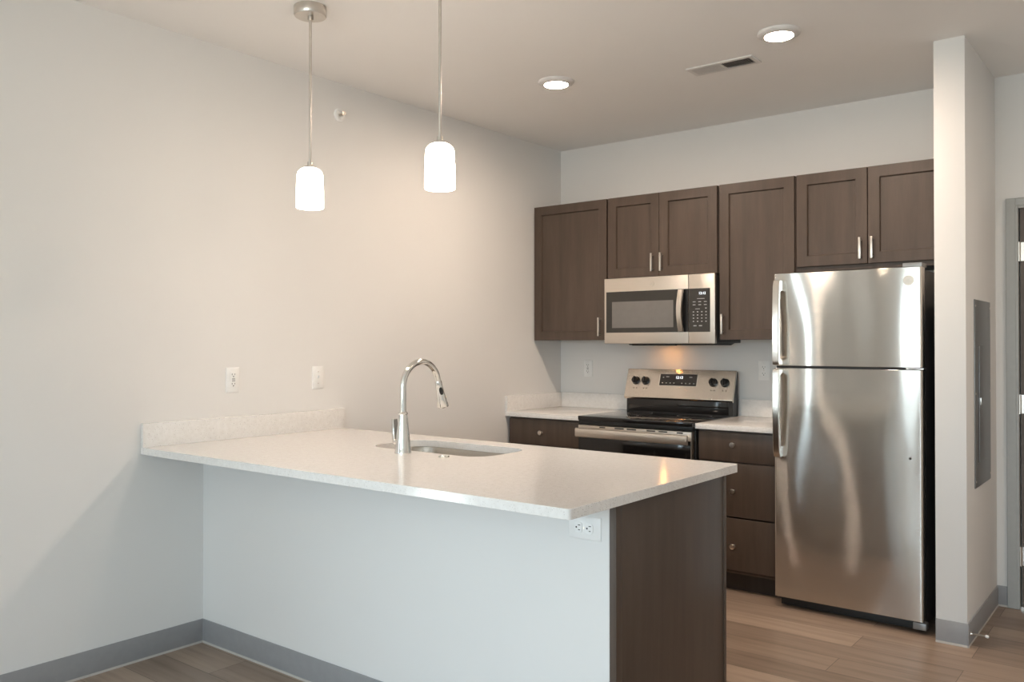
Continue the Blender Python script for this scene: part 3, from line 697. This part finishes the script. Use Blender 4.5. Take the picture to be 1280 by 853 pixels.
# ------------------------------------------------------------------ pendants
def pendant(px, py):
    p = thing('pendant_lamp', (px, py, H), 'satin nickel stem pendant with lit white glass shade, left one, nearer the left wall', 'pendant lamp', 'pendants over the peninsula')
    MB().lathe((px, py, H), [(0, 0), (0.064, 0), (0.066, -0.003), (0.066, -0.036), (0.063, -0.041), (0, -0.041)], 48).build('canopy', 'nickel', p)
    MB().lathe((px, py, H - 0.041), [(0, 0), (0.012, 0), (0.012, -0.014), (0.007, -0.018), (0, -0.018)], 24).build('stem_collar', 'nickel', p)
    MB().tube([(px, py, H - 0.058), (px, py, 2.10)], 0.0058, 16).build('stem', 'nickel', p)
    MB().lathe((px, py, 2.088), [(0, 0.022), (0.011, 0.022), (0.012, 0.006), (0.024, 0.002), (0.026, -0.004), (0, -0.004)], 32).build('shade_cap', 'nickel', p)
    prof = [(0.020, 2.0835)]
    for k in range(1, 9): t = R(90 - 90 * k / 8); prof.append((0.020 + 0.033 * math.cos(t), 2.0505 + 0.033 * math.sin(t)))
    prof += [(0.0555, 1.99), (0.0555, 1.92), (0.052, 1.918), (0.050, 1.925), (0.0505, 1.99), (0.048, 2.05), (0.03, 2.076), (0.0, 2.078)]
    sh_ = MB().lathe((px, py, 0), [(r_, z_) for r_, z_ in prof], 48).build('glass_shade', 'opal', p)
    return p
p1 = pendant(0.700, -2.81)
p2 = copy_tree(p1); p2.location.x = 1.415; p2.location.y = -2.795
p2['label'] = 'satin nickel stem pendant with lit white glass shade, right one, nearer the sink'

# ------------------------------------------------------------------ ceiling discs
def can(x, y):
    p = thing('recessed_light', (x, y, H), 'round white lit ceiling light nearer the back left corner', 'ceiling light', 'round ceiling lights over the kitchen')
    MB().lathe((x, y, H), [(0.094, 0), (0.094, -0.006), (0.088, -0.014), (0.070, -0.020), (0.063, -0.020), (0.062, -0.008), (0.062, 0)], 56).build('trim_ring', 'white_metal', p)
    MB().lathe((x, y, H), [(0, -0.018), (0.040, -0.017), (0.0615, -0.012), (0.0615, -0.001), (0, -0.001)], 48).build('diffuser', 'disc', p)
    return p
c1 = can(0.922, -1.366)
c2 = copy_tree(c1); c2.location.x = 2.115; c2.location.y = -1.335
c2['label'] = 'round white lit ceiling light to the right of the air vent'
c3 = copy_tree(c1); c3.location.x = 4.2; c3.location.y = -1.2; c3['label'] = 'round white lit ceiling light added out of view by the entry door'; c3['group'] = 'added entry ceiling light'  # extra lamp added out of view to brighten the partition side and hall

# air register
vx0, vx1, vy0, vy1 = 1.556, 1.902, -1.132, -1.002
vt = thing('ceiling_vent', ((vx0 + vx1) / 2, (vy0 + vy1) / 2, H), 'white rectangular louvred air vent in the ceiling between the round lights', 'vent')
mb = MB(); f = 0.020
for a_ in ((vx0, vx1, vy0, vy0 + f), (vx0, vx1, vy1 - f, vy1), (vx0, vx0 + f, vy0 + f, vy1 - f), (vx1 - f, vx1, vy0 + f, vy1 - f)): mb.box(a_[0], a_[1], a_[2], a_[3], H - 0.007, H)
mb.box((vx0 + vx1) / 2 - 0.005, (vx0 + vx1) / 2 + 0.005, vy0 + f, vy1 - f, H - 0.007, H)
mb.build('vent_frame', 'white_metal', vt, 0.001)
bx('vent_backing', 'slot', vt, vx0 + f, vx1 - f, vy0 + f, vy1 - f, H - 0.0008, H - 0.0002)
mb = MB(); n = 26
for k in range(n):
    x = vx0 + f + (k + 0.5) * (vx1 - vx0 - 2 * f) / n; s_ = -1 if x < (vx0 + vx1) / 2 else 1
    mb.prism([(x - 0.004 * s_, H - 0.001), (x - 0.003 * s_, H - 0.001), (x + 0.004 * s_, H - 0.008), (x + 0.003 * s_, H - 0.008)], 'y', vy0 + f, vy1 - f)
mb.build('louvres', 'white_metal', vt)

# sidewall sprinkler
sp = thing('fire_sprinkler', (0, -2.061, 2.579), 'small round white sidewall fire sprinkler high on the left wall', 'sprinkler')
MB().lathe((0, -2.061, 2.579), [(0.036, 0), (0.036, 0.003), (0.030, 0.010), (0.020, 0.012), (0.018, 0.004), (0, 0.004)], 32, (1, 0, 0)).build('escutcheon', 'plastic', sp)
mb = MB().tube([(0.004, -2.061, 2.579), (0.03, -2.061, 2.579)], 0.007, 14)
mb.tube([(0.028, -2.071, 2.579), (0.036, -2.072, 2.579), (0.040, -2.061, 2.579), (0.036, -2.050, 2.579), (0.028, -2.051, 2.579)], 0.0022, 8)
mb.box(0.0395, 0.041, -2.075, -2.047, 2.574, 2.592)
mb.build('sprinkler_head', 'nickel', sp)

# ------------------------------------------------------------------ outlets and switch (built facing -y at the origin)
def plate(parent): 
    mb = MB(); bm = mb.bm; w, h = 0.0355, 0.0585
    def ring(ix, y): return [bm.verts.new(p) for p in ((-w + ix, y, -h + ix), (w - ix, y, -h + ix), (w - ix, y, h - ix), (-w + ix, y, h - ix))]
    rs = [ring(0, 0), ring(0, -0.003), ring(0.004, -0.006)]
    bm.faces.new(rs[0]); bm.faces.new(rs[-1])
    for p, q in zip(rs, rs[1:]):
        for k in range(4): bm.faces.new((p[k], p[(k + 1) % 4], q[(k + 1) % 4], q[k]))
    return mb.build('wall_plate', 'plastic', parent)
def slots(zc, par, y):
    bx('contact_slot', 'slot', par, -0.0085, -0.0062, y - 0.0004, y, zc - 0.001, zc + 0.0075); bx('contact_slot', 'slot', par, 0.0062, 0.0085, y - 0.0004, y, zc, zc + 0.0065)
    MB().lathe((0, y, zc - 0.007), [(0, 0.0004), (0.0028, 0.0004), (0.0028, 0)], 12, (0, -1, 0)).build('ground_hole', 'slot', par)
def duplex():
    p = thing('outlet', (0, 0, 0)); plate(p)
    for zc in (0.0195, -0.0195):
        mb = MB(); mb.prism([(x, z + zc) for x, z in rrect(-0.0165, 0.0165, -0.0135, 0.0135, 0.009, 5)], 'y', -0.0085, -0.006)
        r_ = mb.build('receptacle', 'plastic', p); slots(zc, r_, -0.0085)
    MB().lathe((0, -0.006, 0), [(0, 0.001), (0.003, 0.001), (0.0032, 0)], 12, (0, -1, 0)).build('screw', 'nickel', p)
    return p
def gfci():
    p = thing('outlet', (0, 0, 0)); plate(p)
    r_ = bx('receptacle', 'plastic', p, -0.0165, 0.0165, -0.0085, -0.006, -0.0335, 0.0335, bev=0.001)
    slots(0.023, r_, -0.0085); slots(-0.021, r_, -0.0085)
    for z in (0.0045, -0.0045): bx('test_button', 'mark', r_, -0.008, 0.008, -0.0098, -0.0085, z - 0.003, z + 0.003, bev=0.0005)
    return p
def put(p, loc, rot, label, cat, group=None):
    p.location = loc; p.rotation_euler = rot; tag(p, label, cat, group); return p
g1_ = gfci(); d1_ = duplex()
put(copy_tree(g1_), (0, -2.7055, 1.190), (0, 0, R(90)), 'white electrical outlet on the left wall above the peninsula backsplash', 'outlet')
put(g1_, (0.235, 0, 1.188), (0, 0, 0), 'white electrical outlet on the back wall left of the range', 'outlet')
put(copy_tree(d1_), (1.513, 0, 1.197), (0, 0, 0), 'white electrical outlet on the back wall beside the refrigerator', 'outlet')
put(d1_, (2.079, PW0, 0.795), (0, R(90), 0), 'white outlet mounted sideways under the overhanging corner of the peninsula counter', 'outlet')
s = thing('light_switch', (0, 0, 0)); plate(s)
bx('toggle', 'plastic', s, -0.0045, 0.0045, -0.017, -0.006, -0.002, 0.010, bev=0.001)
for z in (0.03, -0.03): MB().lathe((0, -0.006, z), [(0, 0.001), (0.003, 0.001), (0.0032, 0)], 12, (0, -1, 0)).build('screw', 'nickel', s)
put(s, (0, -2.2015, 1.186), (0, 0, R(90)), 'white toggle light switch on the left wall, right of the outlet', 'light switch')

# ------------------------------------------------------------------ breaker panel on the partition's right face
pz0, pz1, py0, py1 = 0.685, 1.568, -0.605, -0.20
ep = thing('electrical_panel', (CX1, -0.4, pz0), 'grey steel breaker panel set in the side of the white partition', 'electrical panel')
bx('panel_trim', 'panelgrey', ep, CX1 + 0.0003, CX1 + 0.005, py0, py1, pz0, pz1, bev=0.0015)
pd = bx('panel_door', 'panelgrey', ep, CX1 + 0.0053, CX1 + 0.0085, -0.515, -0.27, 0.80, 1.35, bev=0.001)
bx('latch', 'nickel', pd, CX1 + 0.0087, CX1 + 0.014, -0.508, -0.485, 1.07, 1.105, bev=0.001)
bx('door_shadow_gap', 'slot', ep, CX1 + 0.0050, CX1 + 0.0057, -0.520, -0.5155, 0.798, 1.352)
for y in (py0 + 0.02, py1 - 0.015):
    for z in (pz0 + 0.03, (pz0 + pz1) / 2, pz1 - 0.03): MB().lathe((CX1 + 0.005, y, z), [(0, 0.002), (0.004, 0.002), (0.006, 0)], 12, (1, 0, 0)).build('screw', 'nickel', ep)

# spring door stop
ds = thing('door_stop', (CX1 + T, -0.742, 0.052), 'thin white-tipped spring door stop sticking out of the partition baseboard', 'door stop')
MB().lathe((CX1 + T, -0.742, 0.052), [(0, 0), (0.009, 0), (0.008, 0.006), (0, 0.006)], 20, (1, 0, 0)).build('stop_base', 'nickel', ds)
pts = [(CX1 + T + 0.006 + 0.054 * k / 120, -0.742 + 0.0035 * math.cos(2 * PI * k / 8), 0.052 + 0.0035 * math.sin(2 * PI * k / 8)) for k in range(121)]
MB().tube(pts, 0.0018, 6).build('spring', 'nickel', ds)
MB().lathe((CX1 + T + 0.060, -0.742, 0.052), [(0, -0.002), (0.005, -0.002), (0.007, 0.002), (0.007, 0.009), (0.004, 0.012), (0, 0.012)], 20, (1, 0, 0)).build('rubber_tip', 'plastic', ds)
